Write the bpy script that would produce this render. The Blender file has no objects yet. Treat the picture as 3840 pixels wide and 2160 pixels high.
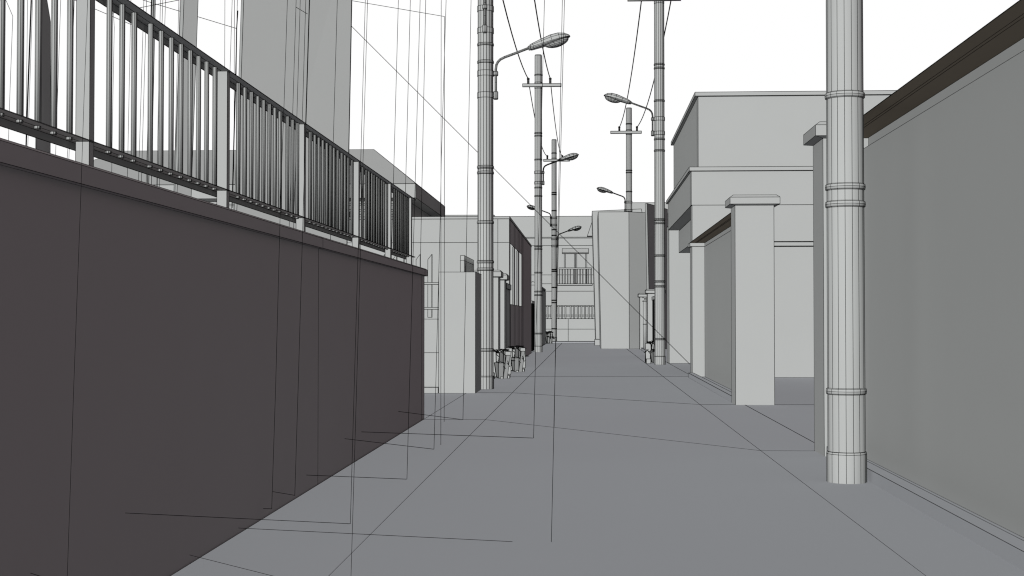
import bpy, math, random
from mathutils import Vector, Matrix

random.seed(7)
S = bpy.context.scene
COL = S.collection
H = 1.6                      # eye height
F = 5333.0                   # focal length in reference pixels (50 mm on a 36 mm sensor, 3840 wide)
CAM = Vector((0, 0, H))
YAW = math.radians(3.005)
PITCH = math.radians(1.235)

# ------------------------------------------------------------------ camera
cd = bpy.data.cameras.new('camera')
cam = bpy.data.objects.new('camera', cd)
COL.objects.link(cam)
cam.location = CAM
cam.rotation_euler = (math.radians(90) + PITCH, 0, YAW)
cd.lens = 50; cd.sensor_width = 36; cd.sensor_fit = 'HORIZONTAL'
cd.clip_start = 0.05; cd.clip_end = 2000
S.camera = cam
R3 = cam.rotation_euler.to_matrix()

def ray(px, py):
    return R3 @ Vector((px - 1920, 1080 - py, -F)).normalized()
def at(px, py, Y=None, x=None, z=None):
    """the point of the place seen at a reference pixel, on the plane y=Y, x=x or z=z"""
    d = ray(px, py)
    if Y is not None: t = Y / d.y
    elif x is not None: t = x / d.x
    else: t = (z - H) / d.z
    return CAM + d * t

# ------------------------------------------------------------------ materials
def clay(name, col, amt=0.006, scale=1.3):
    m = bpy.data.materials.new(name); m.use_nodes = True
    nt = m.node_tree; b = nt.nodes['Principled BSDF']
    b.inputs['Roughness'].default_value = 1.0
    b.inputs['Specular IOR Level'].default_value = 0.0
    tc = nt.nodes.new('ShaderNodeTexCoord')
    n = nt.nodes.new('ShaderNodeTexNoise'); n.inputs['Scale'].default_value = scale; n.inputs['Detail'].default_value = 3
    r = nt.nodes.new('ShaderNodeValToRGB')
    r.color_ramp.elements[0].color = tuple(c * (1 - amt) for c in col) + (1,)
    r.color_ramp.elements[1].color = tuple(c * (1 + amt) for c in col) + (1,)
    r.color_ramp.elements[0].position = 0.3; r.color_ramp.elements[1].position = 0.7
    nt.links.new(tc.outputs['Object'], n.inputs['Vector'])
    nt.links.new(n.outputs['Fac'], r.inputs['Fac'])
    nt.links.new(r.outputs['Color'], b.inputs['Base Color'])
    return m
M_CLAY = clay('matte_grey_clay', (0.318, 0.321, 0.318))
M_GND = clay('matte_grey_paving', (0.316, 0.322, 0.340), 0.008, 0.25)
M_UNDERSHADE = clay('brown_underside_shade', (0.235, 0.200, 0.160))  # brown shade of the overhang's underside, put into the colour
M_SIDELIGHT = clay('warm_sidelight_clay', (0.335, 0.306, 0.310), 0.006)  # clay with the warm tint of light from the right mixed into its colour
M_LINE = clay('black_edge_line', (0.004, 0.004, 0.004), 0.2)
M_CABLE = clay('black_cable_sheath', (0.012, 0.011, 0.010), 0.2)

# ------------------------------------------------------------------ mesh builder
LW = 0.000205                # edge line radius per metre of distance
class MB:
    def __init__(s):
        s.v = []; s.f = []; s.sm = []; s.key = {}; s.wires = []; s.noline = set()
    def pt(s, p):
        k = (round(p[0], 5), round(p[1], 5), round(p[2], 5))
        if k not in s.key:
            s.key[k] = len(s.v); s.v.append(Vector(p))
        return s.key[k]
    def poly(s, pts, smooth=False, lines=True):
        ids = [s.pt(p) for p in pts]
        out = []
        for i in ids:
            if not out or out[-1] != i: out.append(i)
        if len(out) > 2 and out[0] == out[-1]: out.pop()
        if len(set(out)) < 3: return
        s.f.append(out); s.sm.append(smooth)
        if lines:
            for a, b in zip(out, out[1:] + out[:1]):
                s.wires.append((min(a, b), max(a, b)))
    def box(s, x0, x1, y0, y1, z0, z1, lines=True):
        c = [(x, y, z) for z in (z0, z1) for y in (y0, y1) for x in (x0, x1)]
        for q in ((0, 2, 3, 1), (4, 5, 7, 6), (0, 1, 5, 4), (2, 6, 7, 3), (0, 4, 6, 2), (1, 3, 7, 5)):
            s.poly([c[i] for i in q], lines=lines)
    def prism(s, base, top):
        n = len(base)
        s.poly(list(reversed(base))); s.poly(top)
        for i in range(n):
            j = (i + 1) % n
            s.poly([base[i], base[j], top[j], top[i]])
    def rings(s, loops, smooth=True, close=True, cap0=False, cap1=False):
        for a, b in zip(loops, loops[1:]):
            n = len(a)
            for i in range(n if close else n - 1):
                j = (i + 1) % n
                s.poly([a[i], a[j], b[j], b[i]], smooth)
        if cap0: s.poly(list(reversed(loops[0])))
        if cap1: s.poly(loops[-1])
    def lathe(s, cx, cy, prof, n=16, cap0=False, cap1=False, ph=0.2):
        L = [[(cx + r * math.cos(ph + 2 * math.pi * i / n), cy + r * math.sin(ph + 2 * math.pi * i / n), z) for i in range(n)] for r, z in prof]
        s.rings(L, True, True, cap0, cap1)
    def tube(s, path, r, n=8, cap=True):
        path = [Vector(p) for p in path]; L = []
        for i, p in enumerate(path):
            d = (path[min(i + 1, len(path) - 1)] - path[max(i - 1, 0)]).normalized()
            u = d.cross(Vector((0, 1, 0)) if abs(d.y) < 0.9 else Vector((1, 0, 0))).normalized()
            w = d.cross(u)
            L.append([tuple(p + (u * math.cos(2 * math.pi * k / n) + w * math.sin(2 * math.pi * k / n)) * r) for k in range(n)])
        s.rings(L, True, True, cap, cap)
    def seam(s, a, b, k=1.0):
        s.wires.append((s.pt(a), s.pt(b)))
    def build(s, name, root=None, parent=None, mat=None, base=None, lw=1.0, lines=True):
        mat = mat or M_CLAY
        if base is None:
            base = root['_b'] if root else None
        if base is None:
            xs = [v.x for v in s.v]; ys = [v.y for v in s.v]; zs = [v.z for v in s.v]
            base = ((min(xs) + max(xs)) / 2, (min(ys) + max(ys)) / 2, min(zs))
        base = Vector(base)
        V = [v - base for v in s.v]; FA = [list(f) for f in s.f]; SM = list(s.sm); MI = [0] * len(FA)
        if lines:
            for a, b in set(s.wires):
                A = s.v[a]; B = s.v[b]; d = B - A
                if d.length < 1e-5: continue
                d.normalize()
                u = d.cross(Vector((0, 0, 1)) if abs(d.z) < 0.9 else Vector((0, 1, 0))).normalized(); w = d.cross(u)
                # long edges are cut so that the line keeps an even weight along them
                L = (B - A).length; da = (A - CAM).length; db = (B - CAM).length
                n = 1 if L < 2 else min(12, int(L / 2) + 1)
                i0 = len(V)
                for k in range(n + 1):
                    P = A.lerp(B, k / n); r = LW * lw * max((P - CAM).length, 2.0)
                    for q in range(4):
                        an = math.pi / 2 * q + 0.4
                        V.append(P + (u * math.cos(an) + w * math.sin(an)) * r - base)
                for k in range(n):
                    for q in range(4):
                        p = i0 + k * 4
                        FA.append([p + q, p + (q + 1) % 4, p + 4 + (q + 1) % 4, p + 4 + q]); SM.append(False); MI.append(1)
                FA.append([i0 + 3, i0 + 2, i0 + 1, i0]); SM.append(False); MI.append(1)
                e = i0 + n * 4
                FA.append([e, e + 1, e + 2, e + 3]); SM.append(False); MI.append(1)
        me = bpy.data.meshes.new(name)
        me.from_pydata([tuple(v) for v in V], [], FA)
        me.materials.append(mat); me.materials.append(M_LINE)
        me.polygons.foreach_set('use_smooth', SM); me.polygons.foreach_set('material_index', MI)
        me.update()
        o = bpy.data.objects.new(name, me); COL.objects.link(o)
        if parent is not None: o.parent = parent
        elif root is not None: o.parent = root
        else: o.location = base
        return o

def tag(o, label=None, cat=None, group=None, kind=None):
    if label: o['label'] = label
    if cat: o['category'] = cat
    if group: o['group'] = group
    if kind: o['kind'] = kind
    return o
def thing(name, base, label, cat, group=None):
    o = bpy.data.objects.new(name, None); COL.objects.link(o)
    o.location = base; o['_b'] = tuple(base); o.empty_display_size = 0.3
    return tag(o, label, cat, group)

# ------------------------------------------------------------------ light and sky
w = bpy.data.worlds.new('World'); S.world = w; w.use_nodes = True
nt = w.node_tree; N = nt.nodes; bg = N['Background']
tc = N.new('ShaderNodeTexCoord'); sx = N.new('ShaderNodeSeparateXYZ')
nt.links.new(tc.outputs['Generated'], sx.inputs[0])
def mr(src, a, b):
    m = N.new('ShaderNodeMapRange'); m.inputs['From Min'].default_value = a; m.inputs['From Max'].default_value = b
    nt.links.new(src, m.inputs['Value']); return m.outputs['Result']
fx = mr(sx.outputs['X'], -0.1, 0.7)
fz = mr(sx.outputs['Z'], 0.45, 1.0)
fy = mr(sx.outputs['Y'], 0.70, 0.86)
def mix(f, a, b):
    m = N.new('ShaderNodeMix'); m.data_type = 'RGBA'
    nt.links.new(f, m.inputs[0])
    for s_, v_ in ((6, a), (7, b)):
        if isinstance(v_, tuple): m.inputs[s_].default_value = v_ + (1,)
        else: nt.links.new(v_, m.inputs[s_])
    return m.outputs[2]
SIDE_L = (0.058, 0.067, 0.058); SIDE_R = (0.155, 0.115, 0.12); TOP = (0.10, 0.09, 0.11)
c1 = mix(fx, SIDE_L, SIDE_R)
c2 = mix(fz, c1, TOP)
c3 = mix(fy, c2, (1.0, 1.0, 1.0))
nt.links.new(c3, bg.inputs['Color']); bg.inputs['Strength'].default_value = 1.0

sd = bpy.data.lights.new('sun', 'SUN'); sun = bpy.data.objects.new('sun', sd); COL.objects.link(sun)
sd.energy = 5.0; sd.angle = math.radians(0.5); sd.color = (0.985, 1.0, 0.990)
sd.use_shadow = False       # the place shows no cast shadows at all
L = Vector((-0.345, -0.865, 0.365)).normalized()
sun.rotation_euler = L.to_track_quat('Z', 'Y').to_euler()
sun.location = L * 60

S.view_settings.view_transform = 'Standard'; S.view_settings.look = 'None'
S.view_settings.exposure = 0; S.view_settings.gamma = 1
S.cycles.diffuse_bounces = 1; S.cycles.max_bounces = 2; S.cycles.glossy_bounces = 0
S.cycles.pixel_filter_type = 'BLACKMAN_HARRIS'; S.cycles.filter_width = 1.2
S.cycles.use_denoising = True

# ================================================================== THE GROUND
g = MB(); g.poly([(-400, -60, 0), (400, -60, 0), (400, 600, 0), (-400, 600, 0)], lines=False)
tag(g.build('ground', mat=M_GND, base=(0, 0, 0), lines=False), kind='structure')
Z1 = 0.004
def strip(name, x0, x1, ys0, ys1):
    m = MB()
    for i in range(len(ys0) - 1):
        m.poly([(x0, ys0[i], Z1), (x1, ys1[i], Z1), (x1, ys1[i + 1], Z1), (x0, ys0[i + 1], Z1)])
    tag(m.build(name, mat=M_GND, base=(0, 0, Z1), lw=0.9), kind='structure')
YL = [-3, 22.45, 30.6, 39.3, 91.9]; YR = [-3, 17.36, 26.6, 39.5, 91.9]
strip('road', -1.6, 2.1, YL, YR)
strip('pavement', -2.58, -1.6, YL, YL)
strip('pavement', 2.1, 2.92, YR, YR)
m = MB(); m.box(-2.5, 3.4, 92.1, 94.6, 0, 0.09)
tag(m.build('kerb', mat=M_GND), kind='structure')
m = MB()
m.poly([(2.925, 17.36, Z1), (9, 17.6, Z1), (9, 26.9, Z1), (2.925, 26.6, Z1)])
tag(m.build('path', mat=M_GND), kind='structure')
def kerb(x0, x1, y0, y1):
    m = MB(); m.box(x0, x1, y0, y1, 0, 0.126)
    tag(m.build('kerb', mat=M_GND), kind='structure')
kerb(2.76, 2.895, 5, 16.58)
kerb(2.76, 2.895, 27.3, 38.85)
kerb(2.76, 2.895, 65, 72.2)
m = MB(); m.box(-8.0, -3.18, 30.38, 30.54, 0, 0.126); tag(m.build('kerb', mat=M_CLAY), kind='structure')

# ================================================================== LEFT WALL AND RAILING
XW = -2.587; XC = -2.544
t = thing('boundary_wall', (-2.75, 13, 0), 'long dark retaining wall with thin coping that carries the baluster railing', 'wall')
for y0, y1 in ((3.0, 13.61), (13.61, 22.57)):
    m = MB(); m.box(-2.89, XW, y0, y1, 0, 2.28)
    if y0 > 10: m.seam((XW, 22.22, 0), (XW, 22.22, 2.28))
    m.build('wall_panel', t, mat=M_SIDELIGHT)
    m = MB(); e = 0.05 if y0 > 10 else 0
    prof = [(-2.93, 2.28), (XC, 2.28), (XC, 2.375), (-2.567, 2.392), (-2.91, 2.392), (-2.93, 2.375)]
    m.prism([(x, y0, z) for x, z in prof], [(x, y1 + e, z) for x, z in prof])
    if y0 > 10: m.seam((XC, 22.29, 2.28), (XC, 22.29, 2.375))
    m.build('coping', t, mat=M_SIDELIGHT)

t = thing('balustrade', (-2.72, 14, 2.392), 'long metal railing of round balusters standing on the dark wall', 'railing')
def lrail(xo, xi, zu, drop, y0, y1):
    m = MB()
    th = 0.004
    m.box(xi, xo, y0, y1, zu, zu + th)
    m.box(xi, xi + 0.004, y0, y1, zu - drop, zu - 0.001)
    m.seam((xo - 0.06, y0, zu - 0.0005), (xo - 0.06, y1, zu - 0.0005))
    return m
lrail(-2.655, -2.77, 3.445, 0.045, 4.2, 22.02).build('top_rail', t)
lrail(-2.667, -2.785, 2.556, 0.040, 4.2, 22.02).build('bottom_rail', t)
PY = [4.70, 7.62, 10.54, 13.42, 16.64, 19.36, 21.64]
for y in PY:
    y = 1.0028 * y - 0.14
    m = MB(); m.box(-2.745, -2.67, y, y + 0.07, 2.562, 3.443)
    m.box(-2.745, -2.671, y, y + 0.069, 2.392, 2.553)
    m.build('post', t)
BY = [6.32, 6.54, 6.76, 6.98, 7.19, 7.41, 8.02, 8.24, 8.46, 8.78, 9.0, 9.22, 9.44, 9.66, 9.87, 10.08, 10.3,
      11.0, 11.21, 11.43, 11.65, 11.86, 12.08, 12.29, 12.5, 12.81, 13.03, 13.25,
      13.87, 14.1, 14.31, 14.53, 14.75, 14.96, 15.17, 15.39, 15.64, 15.86, 16.08, 16.35, 16.58,
      17.1, 17.4, 17.6, 17.84, 18.05, 18.27, 18.48, 18.7, 18.92, 19.23,
      19.94, 20.17, 20.4, 20.6, 20.8, 21.04, 21.25, 21.49]
for y in BY:
    y = 1.0074 * 1.0028 * y - 0.143
    m = MB(); m.lathe(-2.72, y, [(0.0155, 2.562), (0.0155, 3.443)], 8, True, True, 0.35)
    b = m.build('baluster', t, lw=0.8 if y < 10.6 else 1.1 if y < 13.4 else 1.25)
    m = MB(); m.lathe(-2.722, y, [(0.0155, 2.541), (0.0155, 2.5555)], 8, True, True, 0.35)
    m.build('nut', t, parent=b, lw=1.0)

# ================================================================== UTILITY POLES
RINGS = [0.89, 2.72, 2.89, 3.79, 4.92, 5.05, 7.45, 7.85, 9.19, 10.33, 10.46, 13.25]
def lamp(root, px, py, ang, zb):
    """bracketed swan-neck arm with a cobra lamp head; ang is the heading of the arm seen from above"""
    dx, dy = math.cos(ang), math.sin(ang)
    def q(u, v, z): return (px + dx * u - dy * v, py + dy * u + dx * v, zb + z)
    for zz in (0.0, -0.5):
        m = MB()
        m.lathe(px, py, [(0.186, zb + zz - 0.06), (0.186, zb + zz + 0.06)], 16, False, False)
        m.build('clamp_band', root)
        m = MB(); c = q(0.235, 0, zz)
        h = 0.05 if zz == 0 else 0.09
        m.lathe(c[0], c[1], [(0.045, c[2] - h), (0.052, c[2] - h + 0.015), (0.052, c[2] + h - 0.015), (0.045, c[2] + h)], 10, True, True)
        a = [q(0.17, -0.03, zz - 0.03), q(0.235, -0.03, zz - 0.03), q(0.235, 0.03, zz - 0.03), q(0.17, 0.03, zz - 0.03)]
        b = [(p[0], p[1], p[2] + 0.06) for p in a]
        m.prism(a, b)
        m.build('bracket', root, lw=0.8)
    path = [q(0.235, 0, -0.56), q(0.235, 0, -0.2), q(0.235, 0, 0.1), q(0.25, 0, 0.2), q(0.285, 0, 0.27), q(0.34, 0, 0.325), q(0.44, 0, 0.375), q(0.62, 0, 0.44), q(0.98, 0, 0.575)]
    m = MB(); m.tube(path, 0.024, 8)
    arm = m.build('lamp_arm', root, lw=0.8)
    tilt = math.radians(15.5); ct, st = math.cos(tilt), math.sin(tilt)
    def k(a, v, h_): return q(0.98 + a * ct - h_ * st, v, 0.575 + a * st + h_ * ct)
    # lamp head: shell sections along the axis  (a, half width, height over rim, depth under rim)
    sec = [(0.0, 0.045, 0.045, 0.045), (0.05, 0.05, 0.05, 0.05), (0.055, 0.075, 0.07, 0.055), (0.12, 0.09, 0.085, 0.055), (0.33, 0.125, 0.125, 0.05), (0.56, 0.16, 0.16, 0.04),
           (0.74, 0.165, 0.155, 0.03), (0.88, 0.125, 0.11, 0.02), (0.96, 0.07, 0.05, 0.01), (0.985, 0.02, 0.012, 0.004)]
    loops = []
    for a, wd, tp, bt in sec:
        lp = []
        for i in range(7):
            th = math.pi * i / 6
            lp.append(k(a, wd * math.cos(th), tp * math.sin(th)))
        lp += [k(a, -wd * 0.96, -bt * 0.5), k(a, -wd * 0.8, -bt), k(a, wd * 0.8, -bt), k(a, wd * 0.96, -bt * 0.5)]
        loops.append(lp)
    m = MB(); m.rings(loops, True, True, True, True)
    hd = m.build('lamp_head', root, lw=0.85)
    loops = []
    for i in range(6):
        ph = math.pi / 2 * i / 6
        rr, dd = math.cos(ph), math.sin(ph)
        loops.append([k(0.65 + 0.29 * rr * math.cos(2 * math.pi * j / 14), 0.125 * rr * math.sin(2 * math.pi * j / 14), -0.02 - 0.135 * dd) for j in range(14)])
    loops.append([k(0.65 + 0.02 * math.cos(2 * math.pi * j / 14), 0.01 * math.sin(2 * math.pi * j / 14), -0.157) for j in range(14)])
    m = MB(); m.rings(loops, True, True, False, True)
    m.build('lens', root, parent=hd, lw=0.8)

def pole(px, py, side, lamps, label, arm=True, hi=True):
    t = thing('utility_pole', (px, py, 0), label, 'utility pole', 'utility poles along the street')
    n = 16
    m = MB(); m.lathe(px, py, [(0.192, 0.0), (0.192, 0.28), (0.188, 0.30), (0.180, 0.302), (0.176, 5.0), (0.170, 14.17), (0.155, 14.22)], n, False, True)
    m.build('pole_shaft', t, lw=1.0 if py < 40 else 0.8 if py < 60 else 0.6)
    for z in RINGS:
        r = 0.180 - 0.0007 * z
        m = MB(); m.lathe(px, py, [(r, z - 0.032), (r + 0.012, z - 0.024), (r + 0.015, z), (r + 0.012, z + 0.024), (r, z + 0.032)], n)
        m.build('ring', t, lw=0.85 if py < 60 else 0.7)
    for ang, zb in lamps: lamp(t, px, py, ang, zb)
    if arm:
        cx = px + 0.18 * side; y0 = py - 0.27
        m = MB(); m.box(cx - 0.92, cx + 0.92, y0, y0 + 0.012, 12.66, 12.80)
        m.box(cx - 0.92, cx + 0.92, y0 + 0.013, y0 + 0.09, 12.788, 12.80)
        m.box(cx - 0.92, cx + 0.92, y0 + 0.013, y0 + 0.09, 12.66, 12.672)
        m.build('crossarm', t)
        m = MB(); m.lathe(px, py, [(0.174, 12.60), (0.174, 12.90)], n); m.build('clamp_band', t)
        for xo in (-0.47, 0.58):
            X = px + xo * side; Yi = y0 + 0.04
            m = MB(); m.lathe(X, Yi, [(0.045, 12.805), (0.045, 13.0), (0.055, 13.01), (0.055, 13.06), (0.02, 13.08)], 8, True, True)
            m.build('insulator', t)
    return t
PL = [(-2.30, 32.28), (-2.30, 67.8), (-2.28, 100.0)]
PR = [(2.54, 14.11), (2.54, 49.67), (2.54, 85.2)]
E, W_, SO = 0.0, math.pi, -math.pi / 2
pole(*PL[0], 1, [(E, 7.19), (SO, 8.67)], 'tall pole left of the street carrying the largest lamp head')
pole(*PL[1], 1, [(E, 8.58)], 'middle of three poles left of the street, crossarm and one lamp')
pole(*PL[2], 1, [(E, 7.2), (W_, 8.68)], 'farthest pole left of the street with two lamps pointing opposite ways')
pole(*PR[0], -1, [], 'thickest pole, nearest, beside the right wall, its top out of view')
pole(*PR[1], -1, [(W_, 8.56)], 'middle pole right of the street before the parapet house, lamp pointing left')
pole(*PR[2], -1, [(W_, 8.56)], 'farthest pole on the right, rising behind the block with the slanted edge')

def cable(a, b, sag, label, i):
    pts = []
    a = Vector(a); b = Vector(b)
    for k in range(13):
        s_ = k / 12; p = a.lerp(b, s_); p.z -= sag * 4 * s_ * (1 - s_); pts.append(p)
    m = MB(); m.tube(pts, 0.023, 6)
    tag(m.build('overhead_cable', mat=M_CABLE, lines=False), label, 'cable', 'overhead cables between the poles')
def ins(P, side, xo): return (P[0] + xo * side, P[1] - 0.23, 13.03)
LBL = {('L', 0, -0.47): 'black cable to the left insulator of the middle left pole',
       ('L', 0, 0.58): 'black cable to the middle left pole passing behind the big lamp head',
       ('L', 1, -0.47): 'sagging black cable on the outer side between the middle and far left poles',
       ('L', 1, 0.58): 'sagging black cable on the street side between the middle and far left poles',
       ('R', 1, 0.58): 'sagging black cable to the left insulator of the far right pole',
       ('R', 1, -0.47): 'sagging black cable to the right insulator of the far right pole, partly behind the pole'}
for tagk, PP, sd_ in (('L', PL, 1), ('R', PR, -1)):
    for i in (0, 1):
        if tagk == 'R' and i == 0: continue
        for xo in (-0.47, 0.58):
            cable(ins(PP[i], sd_, xo), ins(PP[i + 1], sd_, xo), 0.85, LBL[(tagk, i, xo)], i)

# ================================================================== GATE PILLARS
def pillar(x0, x1, y0, zt, label, ov=0.1, ch=0.125, name='gate_pillar', mirror=False, dep=0.715):
    t = thing(name, ((x0 + x1) / 2, y0 + dep / 2, 0), label, 'gate pillar', 'gate pillars with bevelled caps')
    y1 = y0 + dep
    m = MB(); m.box(x0, x1, y0, y1, 0, zt); m.build('shaft', t)
    m = MB()
    def rect(e, z): return [(x0 - e, y0 - e, z), (x1 + e, y0 - e, z), (x1 + e, y1 + e, z), (x0 - e, y1 + e, z)]
    L_ = [rect(0.0, zt + 0.001), rect(ov, zt + 0.02), rect(ov, zt + 0.02 + ch), rect(ov * 0.4, zt + 0.065 + ch)]
    m.rings(L_, False, True, True, True)
    m.build('cap', t)
pillar(2.75, 3.465, 16.69, 3.70, 'pale gate pillar partly hidden behind the thickest pole')
pillar(2.75, 3.465, 26.52, 3.70, 'wide pale gate pillar standing free left of the driveway opening')
pillar(2.75, 3.465, 64.5, 2.73, 'small pale gate pillar beside the black gate, behind the middle right pole', 0.08, 0.13)
pillar(2.75, 3.465, 73.85, 2.71, 'smallest gate pillar on the right, against the angled grey wall', 0.08, 0.13)
pillar(-3.10, -2.388, 38.5, 2.72, 'pale gate pillar close behind the tall left pole', 0.08, 0.13)
pillar(-3.10, -2.388, 41.4, 2.72, 'pale gate pillar second behind the tall left pole, beside the dark house side', 0.08, 0.13)

# ================================================================== RIGHT BOUNDARY WALLS (coping with a sharp eave)
def rwall(y0, y1, label, xw=3.25):
    t = thing('boundary_wall', (3.3, (y0 + y1) / 2, 0), label, 'wall')
    m = MB(); m.box(xw, 3.5, y0, y1, 0, 3.555 if xw < 3.2 else 3.585); m.build('wall_panel', t)
    m = MB()
    prof = [(2.845, 3.693), (3.25, 3.693), (3.25, 3.586), (3.5, 3.586), (3.5, 3.74), (2.87, 3.70)]
    m.prism([(x, y0, z) for x, z in prof], [(x, y1, z) for x, z in prof])
    cp = m.build('coping', t)
    m = MB(); m.box(2.845, 3.247, y0, y1, 3.688, 3.692)  # thin sheet added below the coping to carry the painted shade
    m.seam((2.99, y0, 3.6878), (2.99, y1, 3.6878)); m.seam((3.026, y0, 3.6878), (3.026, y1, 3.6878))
    m.build('underside_shade', t, parent=cp, mat=M_UNDERSHADE)['label'] = 'added sheet under the overhang with brown shade in its colour'
    return t
rwall(6.0, 16.56, 'near grey wall on the right under a dark overhanging coping', 3.185)
t = rwall(27.25, 39.34, 'grey wall with overhanging coping beyond the free standing pillar')
m = MB(); m.box(2.9, 3.249, 39.36, 40.0, 0, 3.585); m.build('end_pier', t)
m = MB(); m.box(2.845, 3.27, 39.35, 40.05, 3.587, 3.69); m.build('pier_cap', t)

# cross wall at the back of the driveway
t = thing('boundary_wall', (8, 38.8, 0), 'pale cross wall with double coping line at the back of the driveway opening', 'wall')
m = MB(); m.box(3.51, 15, 39.050, 39.220, 0, 3.56); m.build('wall_panel', t)
m = MB(); m.box(3.51, 15, 39.02, 39.25, 3.58, 3.685); m.build('coping', t)

# ================================================================== RIGHT PARAPET HOUSE
t = thing('parapet_house', (8, 44, 0), 'pale two storey house with stepped flat parapets on the right', 'house')
m = MB(); m.box(3.06, 15, 39.120, 50.020, 5.73, 7.69); m.seam((3.06, 39.47, 5.73), (3.06, 39.47, 7.69)); m.build('upper_storey', t)
m = MB(); m.box(2.97, 15.1, 39.020, 50.120, 7.695, 7.80); m.build('roof_slab', t)
m = MB(); m.box(2.85, 15, 38.870, 49.820, 4.69, 5.61); m.seam((2.85, 39.22, 4.69), (2.85, 39.22, 5.61)); m.build('parapet', t)
m = MB(); m.box(2.79, 15.1, 38.770, 49.920, 5.615, 5.72); m.build('parapet_cap', t)
m = MB(); m.box(3.25, 15, 40.120, 50.270, 3.92, 4.685); m.box(3.6, 15, 40.080, 40.370, 0, 3.919); m.build('lintel_wall', t)
m = MB(); m.box(2.87, 15, 38.873, 39.30, 3.695, 4.688); m.build('front_wall', t)
t = thing('back_wall', (8, 51.4, 0), 'pale front facing wall seen through the open side under the parapet house', 'wall')
m = MB(); m.box(2.95, 15, 51.170, 52.470, 0, 4.94); m.build('wall_panel', t)

# ================================================================== FAR RIGHT BLOCKS
t = thing('angled_block', (2.5, 79, 0), 'pale windowless block with a slanted left edge and an angled grey side', 'building')
m = MB()
fb = [(0.76, 75.5), (2.25, 75.5), (4.4, 77.05), (4.4, 82), (0.76, 82)]
ft = [(0.62, 75.5), (2.24, 75.5), (4.4, 77.05), (4.4, 82), (0.62, 82)]
m.prism([(x, y, 0) for x, y in fb], [(x, y, 7.26) for x, y in ft]); m.build('wall', t)
t = thing('rear_block', (2, 90, 0), 'taller pale block just behind the angled one, only a leaning strip showing', 'building')
m = MB(); m.prism([(0.56, 86, 0), (5, 86, 0), (5, 92, 0), (0.56, 92, 0)], [(0.34, 86, 8.1), (3.3, 86, 8.22), (3.3, 92, 8.22), (0.34, 92, 8.1)]); m.build('wall', t)
m = MB(); m.box(0.48, 1.3, 85.2, 85.9, 0, 0.36); m.build('plinth', t)
m = MB(); m.prism([(0.05, 92.1, 6.95), (1.2, 92.1, 6.95), (1.2, 93, 6.95), (0.05, 93, 6.95)], [(0.4, 92.1, 8.0), (1.2, 92.1, 8.0), (1.2, 93, 8.0), (0.4, 93, 8.0)]); m.build('side_roof', t)
t = thing('square_block', (5, 95, 0), 'highest pale block on the right behind the angled wall and the dark fin', 'building')
m = MB(); m.box(2.92, 8, 94, 99, 0, 9.25); m.build('wall', t)
t = thing('fin_wall', (3.7, 74, 0), 'dark fin wall turned away beside the middle right pole', 'wall')
m = MB(); fin = [(3.06, 72.0), (4.3, 75.9), (4.15, 75.95), (2.97, 72.2)]
fin_t = [(3.06, 72.0), (4.3, 75.9), (4.15, 75.95), (2.97, 72.2)]
m.prism([(x + 0.13 * (i in (0, 3)), y, 0) for i, (x, y) in enumerate(fin)], [(x, y, 7.42) for x, y in fin_t]); m.build('wall_panel', t)

# black gate on the right
t = thing('metal_gate', (2.95, 60, 0), 'black close barred gate seen edge on behind the middle right pole', 'gate')
m = MB()
for i in range(30):
    y = 57.0 + i * 0.2; m.box(2.90, 2.94, y, y + 0.12, 0.15, 2.42)
m.build('bars', t, mat=M_CABLE)
m = MB(); m.box(2.88, 2.96, 56.9, 63.2, 2.42, 2.56); m.build('top_rail', t)
m = MB(); m.box(2.88, 2.96, 56.9, 63.2, 0.02, 0.15); m.build('bottom_rail', t)
# post lantern
t = thing('post_lantern', (2.86, 70.6, 0), 'slim round post with a flat disc top between the two small pillars', 'lantern post')
m = MB(); m.lathe(2.90, 70.6, [(0.11, 0.126), (0.11, 2.45)], 10, True, True); m.lathe(2.90, 70.6, [(0.11, 1.3), (0.13, 1.32), (0.11, 1.34)], 10); m.build('post', t, lw=0.55)
m = MB(); m.lathe(2.90, 70.6, [(0.16, 2.455), (0.16, 2.47), (0.05, 2.52), (0.05, 2.62), (0.15, 2.63), (0.06, 2.68)], 10, True, True); m.build('disc_top', t, lw=0.55)

# ================================================================== LEFT: WALL END, PICKETS, HOUSES
t = thing('wall_end', (-2.77, 32, 0), 'pale thick wall end with a dark side left of the tall left pole', 'wall')
m = MB(); m.box(-3.17, -2.38, 30.4, 33.7, 0, 2.6); m.build('wall_panel', t)
t = thing('picket_fence', (-2.7, 32, 2.6), 'row of slant topped pickets receding on top of the pale wall end', 'fence')
for i in range(11):
    y = 30.85 + i * 0.255
    m = MB()
    a = [(-2.745, y, 2.601), (-2.66, y, 2.601), (-2.66, y + 0.05, 2.601), (-2.745, y + 0.05, 2.601)]
    b = [(-2.745, y, 2.87), (-2.66, y, 2.87), (-2.66, y + 0.05, 2.98), (-2.745, y + 0.05, 2.98)]
    m.prism(a, b); m.build('picket', t)
t = thing('low_wall', (-5.5, 30.7, 0), 'low pale wall under the slanted pickets between dark wall and pale wall end', 'wall')
m = MB(); m.box(-8, -3.175, 30.56, 30.8, 0, 1.59); m.seam((-8, 30.56, 0.866), (-3.175, 30.56, 0.866)); m.build('wall_panel', t)
t = thing('picket_screen', (-4.0, 32, 0), 'pickets with slanted tops on two thin rails between dark wall and pale wall end', 'fence')
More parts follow.
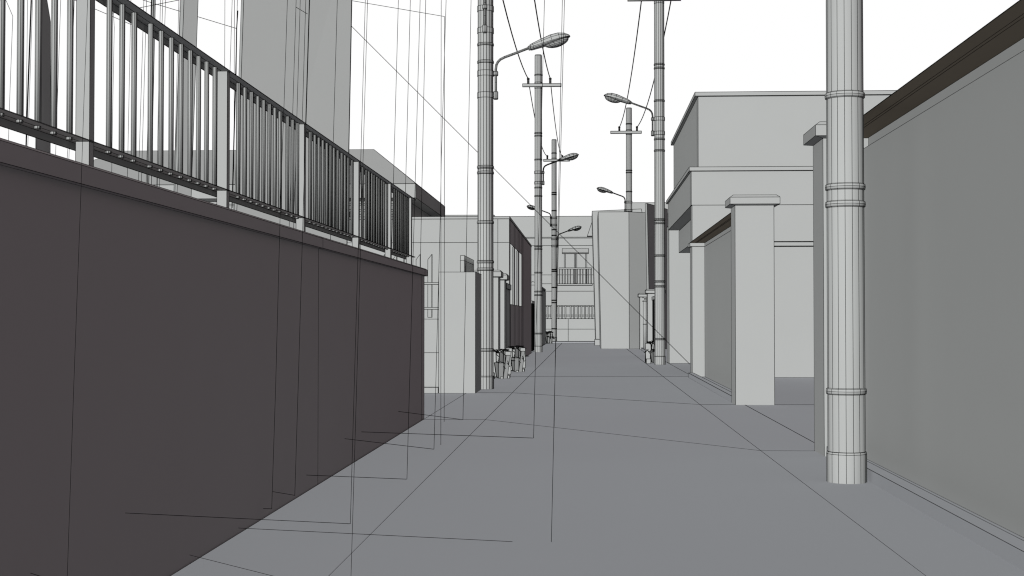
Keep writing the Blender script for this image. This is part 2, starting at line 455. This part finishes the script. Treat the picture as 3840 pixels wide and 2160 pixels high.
for i, pxl in enumerate((1424, 1469, 1513.5, 1558, 1602.4)):
    x0 = (pxl - 2200) * 31.9 / F; x1 = (pxl + 15 - 2200) * 31.9 / F
    m = MB()
    m.prism([(x0, 31.9, 1.63), (x1, 31.9, 1.63), (x1, 31.98, 1.63), (x0, 31.98, 1.63)],
            [(x0, 31.9, 2.93), (x1, 31.9, 3.05), (x1, 31.98, 3.05), (x0, 31.98, 2.93)])
    m.build('picket', t)
for z in (2.37, 1.81):
    m = MB(); m.box(-5.6, -3.18, 31.85, 31.895, z, z + 0.042); m.build('rail', t)

# house with the recessed dark side opening
XH = -2.55
t = thing('side_window_house', (-6, 56, 0), 'flat roofed house with a dark side wall cut by a tall window band', 'house')
m = MB(); m.poly([(-14, 46.9, 0), (XH, 46.9, 0), (XH, 46.9, 4.9), (-14, 46.9, 4.9)])
for z in (4.12, 1.58, 0.47): m.seam((-14, 46.9, z), (XH, 46.9, z))
m.seam((-2.93, 46.9, 3.2), (-2.93, 46.9, 4.9))
fw = m.build('front_wall', t)
m = MB()
ys = [46.9, 47.4, 55.7, 65.4]
m.poly([(XH, 46.9, 0), (XH, 47.4, 0), (XH, 47.4, 4.9), (XH, 46.9, 4.9)])
m.poly([(XH, 55.8, 0), (XH, 65.4, 0), (XH, 65.4, 4.9), (XH, 55.8, 4.9)])
m.poly([(XH, 47.4, 4.12), (XH, 55.8, 4.12), (XH, 55.8, 4.9), (XH, 47.4, 4.9)])
m.poly([(XH, 47.4, 0), (XH, 55.8, 0), (XH, 55.8, 2.08), (XH, 47.4, 2.08)])
for y in (47.6, 49.9, 50.6, 52.8, 53.7, 56.2, 57.0):
    m.seam((XH, y, 0), (XH, y, 2.08 if y < 56 else 4.9))
for y in (49.9, 50.6, 52.8, 53.7): m.seam((XH, y, 4.12), (XH, y, 4.9))
m.build('side_wall', t, mat=M_SIDELIGHT)
for y0, y1 in ((49.9, 50.6), (52.8, 53.7)):
    m = MB(); m.box(XH - 0.05, XH - 0.004, y0, y1, 2.08, 4.12); m.build('window_post', t)
m = MB(); m.poly([(-14, 57.2, 0), (XH - 0.01, 57.2, 0), (XH - 0.01, 57.2, 4.85), (-14, 57.2, 4.85)], lines=False); m.build('inner_wall', t)
m = MB(); m.poly([(-14, 65.4, 0), (XH, 65.4, 0), (XH, 65.4, 4.9), (-14, 65.4, 4.9)]); m.build('rear_wall', t)
m = MB(); m.box(-14, XH + 0.01, 46.88, 65.5, 4.902, 4.98, lines=True); m.build('roof', t)

# low dark gate box beside pillar
t = thing('wall_stub', (-2.6, 44, 0), 'short dark wall with a coping between small pillar and house', 'wall')
m = MB(); m.box(-2.9, -2.42, 42.2, 44.6, 0, 2.5); m.build('wall_panel', t)
m = MB(); m.box(-2.95, -2.38, 42.2, 44.8, 2.502, 2.66); m.build('coping', t)
# farther dark wall beyond the middle pole
t = thing('boundary_wall', (-2.6, 80, 0), 'narrow dark wall with pitched coping between the middle and far left poles', 'wall')
m = MB(); m.box(-2.9, -2.62, 72, 91, 0, 3.3); m.build('wall_panel', t)
m = MB(); prof = [(-2.95, 3.302), (-2.50, 3.302), (-2.50, 3.38), (-2.72, 3.48), (-2.95, 3.38)]
m.prism([(x, 72, z) for x, z in prof], [(x, 86.5, z) for x, z in prof]); m.build('coping', t)
t = thing('metal_gate', (-2.5, 69, 0), 'black barred gate left of the middle left pole behind the dark house side', 'gate')
m = MB()
for i in range(22):
    y = 65.8 + i * 0.28; m.box(-2.56, -2.52, y, y + 0.16, 0.1, 2.3)
m.build('bars', t, mat=M_CABLE)
m = MB(); m.box(-2.58, -2.50, 65.6, 72, 2.3, 2.42); m.build('top_rail', t)

# hip roofed house behind the railing
t = thing('hip_roof_house', (-15, 64, 0), 'large house with a hipped roof and deep eaves behind the railing', 'house')
m = MB()
ex0, ex1, ey0, ey1 = -24.0, -7.0, 58.0, 70.0
m.box(ex0, ex1, ey0, ey1, 6.56, 7.14); m.build('eaves', t)
m = MB()
A = [(ex0 + .0, ey0, 7.145), (ex1, ey0, 7.145), (ex1, ey1, 7.145), (ex0, ey1, 7.145)]
R0 = (-21.2, 64, 9.28); R1 = (-9.64, 64, 9.28)
m.poly([A[0], A[1], R1, R0]); m.poly([A[1], A[2], R1]); m.poly([A[2], A[3], R0, R1]); m.poly([A[3], A[0], R0])
m.build('roof', t)
m = MB(); m.box(-23, -7.5, 59.5, 69.6, 0, 6.555)
for z in (6.45, 6.38, 6.2): m.seam((-23, 59.5, z), (-7.5, 59.5, z))
m.build('wall', t)
for i, (a, b) in enumerate(((731, 816), (866, 935), (1094, 1160), (1306, 1365), (1410, 1480))):
    x0 = (a - 2200) * 59.4 / F; x1 = (b - 2200) * 59.4 / F
    m = MB()
    for (u0, u1, z0, z1) in ((x0, x0 + .1, 3.0, 6.1), (x1 - .1, x1, 3.0, 6.1), (x0 + .1, x1 - .1, 6.0, 6.1), (x0 + .1, x1 - .1, 3.0, 3.1), ((x0 + x1) / 2 - .05, (x0 + x1) / 2 + .05, 3.1, 6.0)):
        m.box(u0, u1, 59.40, 59.49, z0, z1)
    m.build('window_frame', t)

# ================================================================== END OF THE STREET
t = thing('end_house', (-2, 103, 0), 'wide pale house closing the end of the street with balcony and awning', 'house')
YE = 100.8
m = MB(); m.box(-6.5, 5, YE, YE + 8, 0, 8.86)
k = YE / F
for py in (921, 1031, 1196, 1234): m.seam((-6.5, YE, H + (1195 - py) * k), (5, YE, H + (1195 - py) * k))
m.seam(((2131 - 2200) * k, YE, 0), ((2131 - 2200) * k, YE, 1.58))
m.build('wall', t)
m = MB(); m.box(-6.5, 5, YE - 0.08, YE - 0.01, 7.31, 7.37); m.build('ledge', t)
m = MB(); m.box(-6.5, 5, YE - 0.06, YE - 0.01, 3.545, 4.07); m.build('band', t)
m = MB()
ax0, ax1 = (2109 - 2200) * k, (2207 - 2200) * k
m.prism([(ax0, YE - 0.5, 6.20), (ax1, YE - 0.5, 6.20), (ax1, YE - .01, 6.20), (ax0, YE - .01, 6.20)], [(ax0, YE - 0.5, 6.27), (ax1, YE - 0.5, 6.27), (ax1, YE - .01, 6.57), (ax0, YE - .01, 6.57)])
m.build('awning', t)
m = MB()
for a, b in ((2116.5, 2120.4), (2154.6, 2158), (2159, 2163), (2196, 2200.6)):
    m.box((a - 2200) * k, (b - 2200) * k, YE - 0.07, YE - 0.01, 4.1, 6.19)
m.build('balcony_door', t)
m = MB(); bx0, bx1 = (2097.5 - 2200) * k, (2218.6 - 2200) * k
m.box(bx0, bx1, YE - 0.95, YE - 0.88, 5.08, 5.17); rl = m.build('balcony_rail', t)
m = MB()
for z in (870, 955, 1115, 1195, 1290, 1400, 1485, 1565, 1660, 1730, 1815):
    x = (1990 + z / 8.05 - 2200) * k
    m.box(x, x + 0.05, YE - 0.94, YE - 0.90, 4.06, 5.078)
m.build('railing_bars', t, parent=rl)
m = MB(); m.box(bx0 - 0.1, bx1 + 0.05, YE - 1.0, YE - 0.07, 3.95, 4.05); m.build('balcony_slab', t)
m = MB(); m.box((2045 - 2200) * k, (2233 - 2200) * k, 100.35, 100.42, 2.46, 2.52); m.box((2045 - 2200) * k, (2233 - 2200) * k, 100.35, 100.42, 1.78, 1.86)
fr = thing('slat_fence', (-1, 100.35, 0), 'low fence of spaced upright slats before the end house', 'fence')
m.build('rails', fr)
for z in (268, 296, 350, 377, 403, 442, 468, 496, 523, 550, 578, 605):
    x = (1920 + z / 2.0125 - 2200) * 100.3 / F - 0.03
    m = MB(); m.box(x, x + 0.075, 100.27, 100.34, 1.62, 2.52); m.build('slat', fr)
m = MB(); m.box(-3, 3.2, 100.45, 100.6, 0, 1.60); m.seam((-3, 100.45, .86), (3.2, 100.45, .86)); m.seam((-1.3, 100.45, 0), (-1.3, 100.45, 1.6)); m.build('base_wall', fr)
t = thing('side_house', (-11, 104, 0), 'slightly higher pale roof edge showing left of the end house', 'house')
m = MB(); m.box(-16, -6.6, 101.2, 109, 0, 9.0); m.build('wall', t)

# ================================================================== TALL LEANING SLABS
def slab(name, tl, bl, tr, br, Y0, Y1, label, th=0.3, side=1):
    """front face through four image rays at depths Y0 (left) and Y1 (right), run up out of view and down to the ground"""
    def edge(p, q, Y):
        a = at(*p, Y=Y); b = at(*q, Y=Y); d = (a - b) / (a.z - b.z)
        return a + d * (9.6 * Y / 33 + 1.5 - a.z), b + d * (0 - b.z)
    tL, bL = edge(tl, bl, Y0); tR, bR = edge(tr, br, Y1)
    n = (bR - bL).cross(Vector((0, 0, 1))).normalized()
    back = -n * th if n.y < 0 else n * th
    if side < 0: back = Vector((-0.3, 0.1, 0))
    t = thing(name, tuple((bL + bR) / 2), label, 'tall slab', 'tall leaning slabs behind the wall')
    m = MB(); m.prism([bL, bR, bR + back, bL + back], [tL, tR, tR + back, tL + back]); m.build('slab', t)
slab('tall_slab', (914, 0), (889, 764), (1318.6, 0), (1301, 905), 33.0, 34.13, 'very wide grey slab rising out of view behind the railing')
slab('tall_slab', (690, 0), (665, 689), (743, 0), (718, 706), 30.0, 30.15, 'grey slab of middle width left of the widest slab')
slab('tall_slab', (575.6, 0), (566, 360), (583, 0), (575, 360), 30.0, 30.03, 'very narrow grey slab seen just above the railing')
# dark slab with a sloping shoulder
t = thing('tall_slab', (-11, 31, 0), 'dark brown slab with a sloping shoulder behind the first balusters', 'tall slab', 'tall leaning slabs behind the wall')
b0 = at(123, 560, Y=30); b1 = at(193, 580, Y=31.2); c0 = at(152, -200, Y=30); s1 = at(189.5, 82, Y=31.2); s0 = at(150, -160, Y=30.6)
b0.z = 0; b1.z = 0
m = MB(); bk = Vector((-0.12, 0.25, 0))
front = [b0, b1, s1, s0, c0]
m.poly(front); m.poly([p + bk for p in reversed(front)])
for i in range(5):
    j = (i + 1) % 5; m.poly([front[i], front[j], front[j] + bk, front[i] + bk])
m.build('slab', t)

# ================================================================== THIN WIRES
def wire(pts, k=1.0):
    m = MB()
    for a, b in zip(pts, pts[1:]): m.seam(a, b)
    return m
def depth(p):
    ys = []
    d = ray(*p)
    if d.z < -1e-4: ys.append((H / -d.z) * d.y * 0.997)
    if d.x < 0: ys.append((-2.515 / d.x) * d.y)
    return min(ys) if ys else 1e9
def front_wire(line, foot, label):
    """an upright wire standing on the street, its points given where they are seen, and its foot wire running to the wall"""
    (x0, y0), (x1, y1) = line[0], line[-1]
    e = [(x0 + (x0 - line[1][0]) / (line[1][1] - y0) * 300, y0 - 300)] + list(line) if y0 <= 0 else list(line)
    Y = min(depth(p) for p in line)
    pts = [at(*p, Y=Y) for p in e]
    if foot:
        Yf = min(depth(foot), 200); pts.append(at(*foot, Y=Yf))
    tag(wire(pts).build('wire_line', mat=M_LINE, lw=1.0), label, 'wire', 'thin wires standing in the street')
G = front_wire
G([(328.7, 0), (315.5, 360), (303.6, 720), (277, 1440), (252.4, 2160), (248, 2300)], None, 'leaning wire crossing the first wide railing post, leftmost over the dark wall')
G([(1077.8, 0), (1065, 400), (1052.9, 720), (1034, 1440), (1019, 1908)], (987.3, 1907), 'thin leaning wire over the dark wall with a very short foot at its bottom')
G([(1160.7, 0), (1147, 465), (1138.9, 720), (1118.5, 1440), (1105.6, 1857.4)], (1023, 1843.5), 'thin leaning wire left of the panel seam, its foot on the dark wall')
G([(1370, 0), (1352.5, 614), (1339, 1080), (1328.7, 1440), (1313.8, 1964)], (470, 1923.6), 'left one of two close wires over the dark wall, with a long foot')
G([(1378.4, 0), (1361, 616), (1347.8, 1080), (1337.6, 1440), (1316.3, 2160), (1312, 2300)], None, 'right one of two close wires, running on down across the road out of view')
G([(1575.6, 0), (1556, 720), (1535.9, 1440), (1526, 1796.8)], (1149.3, 1781.4), 'thin leaning wire crossing the far end of the railing, foot reaching left to the wall')
G([(1654.6, 0), (1653.6, 720), (1653.2, 1668.6)], None, 'left one of two straight upright wires beside the pale wall end')
G([(1673, 0), (1655, 596), (1652, 780), (1634.3, 1440), (1627.3, 1684.5)], (1292.9, 1645), 'leaning wire that crosses the two straight ones, foot reaching the dark wall')
G([(1766.5, 0), (1753, 720), (1739, 1440), (1736, 1573.7)], (1494.2, 1542.9), 'leaning wire over the face of the pale wall end with a short foot')
G([(2041.7, 0), (2024, 720), (2005.7, 1440), (2001, 1642.7)], (1356, 1619.4), 'leaning wire passing before the middle left pole, foot crossing the left pavement')
G([(2116.8, 0), (2098.9, 720), (2080.5, 1440), (2067.6, 2032.8)], None, 'leaning wire beside the far left pole, ending low in the middle of the road')
G([(2108.8, 0), (2094.9, 720), (2083, 1300), (2078, 1600)], None, 'shorter leaning wire just left of the one that ends low in the road')
Yg = depth((1665.6, 1581.6))
tag(wire([at(1318.8, 2.5, Y=31), at(1667, 62, Y=Yg), at(1665.6, 1581.6, Y=Yg)]).build('wire_line', mat=M_LINE), 'upright wire with a bent top that runs up left to the wide slab', 'wire', 'thin wires standing in the street')
def ground_wire(a, b, label):
    tag(wire([at(*a, Y=depth(a)), at(*b, Y=depth(b))]).build('wire_line', mat=M_LINE), label, 'wire', 'thin wires lying on the street')
ground_wire((894.4, 1980), (1922, 2031), 'long thin wire lying across the road, nearest full length one')
ground_wire((711, 2081), (1060, 2169), 'short slanting wire on the road at the bottom, by the dark wall')
ground_wire((114.3, 2149), (180, 2170), 'tiny wire stub low on the dark wall at the bottom corner')
tag(wire([at(1316.8, 96.9, Y=40), at(2586.3, 1365.5, Y=48.4)]).build('wire_line', mat=M_LINE), 'long diagonal wire from the widest slab down to the parapet house', 'wire')

BACK = [  # uprights behind the railing: (x at top, y top, x low, y low)
    (103.6, 0, 97, 560), (122.5, 0, 104, 560), (227.8, 0, 208, 600), (278.8, 0, 258, 610), (272, 300, 251, 610),
    (491, 0, 478, 660), (539.6, 0, 520, 660), (549.6, 0, 531, 660), (567, 0, 548, 700), (568.5, 0, 553, 700), (601.7, 0, 588, 690), (610.4, 0, 590, 700),
    (621, 0, 598, 700), (670.8, 0, 652, 740), (675.5, 0, 656, 740), (843.5, 0, 841, 740), (870.8, 0, 848, 740), (879.3, 0, 877, 740),
    (890.4, 0, 869, 780), (1110.6, 0, 1097.6, 427), (1126, 0, 1104, 760), (1146.8, 0, 1124, 780), (1265, 0, 1240, 880),
    (1494, 0, 1468, 960), (1538.9, 0, 1514, 970), (1596.5, 0, 1576, 1005)]
for (a, b, c, d) in BACK:
    s_ = (c - a) / (d - b)
    Y = 27.0
    p0 = at(a - s_ * 300, b - 300, Y=Y) if b == 0 else at(a, b, Y=Y)
    p1 = at(c, d, Y=Y); dd = (p1 - p0); p1 = p0 + dd * ((0.0 - p0.z) / dd.z)
    tag(wire([p0, p1]).build('wire_line', mat=M_LINE), 'thin upright wire rising out of view behind the railed wall', 'wire', 'thin wires behind the railing')
def bw(pts, Y, label, lw=1.0):
    tag(wire([at(*p, Y=Y) for p in pts]).build('wire_line', mat=M_LINE, lw=lw), label, 'wire', 'bent and slanting wires behind the railing')
bw([(10, -30), (22, 0), (48, 61), (37, 360), (31, 560), (10, 1400)], 27, 'wire with a kink near its top behind the leftmost balusters')
bw([(119, -60), (117.5, 0), (104.3, 360), (98, 551), (80, 1400)], 27, 'thick black upright left of the dark slab', 3.2)
bw([(424.8, 36), (428.6, 104), (423.6, 360), (419, 646), (400, 1400)], 27.2, 'upright wire with a small kink right of the first wide post')
bw([(278, 0), (290, 5), (352.8, 32.3), (480, 87), (552, 117)], 27.4, 'wire sloping down to the right under the top rail')
bw([(416, 50.4), (672.5, 0)], 28.2, 'wire sloping up to the right above the top rail')
bw([(535, 0), (887.5, 107)], 31.0, 'wire sloping down to the right behind the slab of middle width')
bw([(1110.6, 27.3), (1152.8, 52.2)], 32.6, 'very short slanting wire on the face of the widest slab')
for q, lb in (((1160.7, 0, 1147.5, 440), 'dashed heavy line down the face of the widest slab'),):
    a, b, c, d = q
    bw([(a + 6, -200), (a, b), (c, d), (c - 24, d + 800)], 32.5, lb, 2.2)
bw([(1324, -200), (1319.2, 0), (1301.5, 905), (1290, 1400)], 33.6, 'heavy line along the right edge of the widest slab', 2.0)
bw([(892, 40), (887.5, 107), (885, 278), (870, 780)], 27.3, 'heavier upright line just left of the widest slab', 2.2)

# ================================================================== HEAPS OF BOARDS AND BOXES BY THE PILLARS
def heap(cx, cy, label, seed, flip=1):
    rnd = random.Random(seed)
    t = thing('board_heap', (cx, cy, 0), label, 'board heap', 'heaps of leaning boards and boxes at the roadside')
    def board(x, y, w_, h_, z0, lean, yaw, th=0.015):
        m = MB()
        ca, sa = math.cos(yaw), math.sin(yaw)
        def q(u, v, z): return (cx + flip * (x + u * ca - v * sa) + lean * z * 0.5, cy + y + u * sa + v * ca + abs(lean) * 0.3 * z, z0 + z)
        m.prism([q(-w_ / 2, 0, 0), q(w_ / 2, 0, 0), q(w_ / 2, th, 0), q(-w_ / 2, th, 0)],
                [q(-w_ / 2, 0, h_), q(w_ / 2, 0, h_), q(w_ / 2, th, h_), q(-w_ / 2, th, h_)])
        m.build('board', t)
    board(0.20, -0.1, 0.15, 0.60, 0.12, 0.0, 0.1)
    board(0.02, -0.3, 0.16, 0.40, 0.02, 0.0, 0.7)
    board(-0.20, -0.1, 0.24, 0.66, 0.05, -0.05, -0.7)
    board(0.13, -0.2, 0.12, 0.62, 0.0, 0.25, 0.6)
    board(0.05, 0.2, 0.40, 0.72, 0.0, 0.05, 0.75)
    board(-0.10, 0.0, 0.18, 0.46, 0.30, 0.2, -0.9)
    board(-0.05, -0.25, 0.14, 0.38, 0.05, -0.3, 0.9)
    for i in range(7):
        board(rnd.uniform(-0.26, 0.2), rnd.uniform(-0.15, 0.3), rnd.uniform(0.16, 0.30), rnd.uniform(0.4, 0.72), rnd.uniform(0, 0.05), rnd.uniform(-0.1, 0.12), rnd.uniform(0.5, 1.1))
    m = MB()
    for i in range(48):
        a = Vector((cx + flip * rnd.uniform(-0.28, 0.2), cy + rnd.uniform(-0.2, 0.2), rnd.uniform(0.38, 0.5)))
        b = a + Vector((rnd.uniform(-0.1, 0.22), rnd.uniform(-.1, .1), rnd.uniform(-0.14, 0.02)))
        m.seam(a, b)
    for i in range(26):
        a = Vector((cx + flip * rnd.uniform(-0.28, 0.15), cy + rnd.uniform(-0.2, 0.2), rnd.uniform(0.68, 0.8)))
        b = a + Vector((rnd.uniform(0.05, 0.25), rnd.uniform(-.1, .1), rnd.uniform(-0.14, 0.0)))
        m.seam(a, b)
    m.build('twigs', t, mat=M_LINE, lw=1.5)
    for (bx, by, s1, s2) in ((-0.22, -0.45, 0.15, 0.16), (0.22, -0.15, 0.05, 0.08), (0.05, -0.38, 0.07, 0.05)):
        m = MB(); X = cx + flip * bx; m.box(X - s1 / 2, X + s1 / 2, cy + by - s1 / 2, cy + by + s1 / 2, 0.004, s2 + 0.004); m.build('box', t)
heap(-2.30, 38.1, 'heap of leaning boards and small boxes just right of the tall left pole', 3)
heap(-2.12, 42.9, 'heap of leaning boards against the dark house side, second from the tall left pole', 3)
heap(-2.45, 91.2, 'tiny heap of boards beside the far left pole', 5)
heap(2.42, 51.4, 'heap of leaning boards half hidden behind the middle right pole', 9, 1)
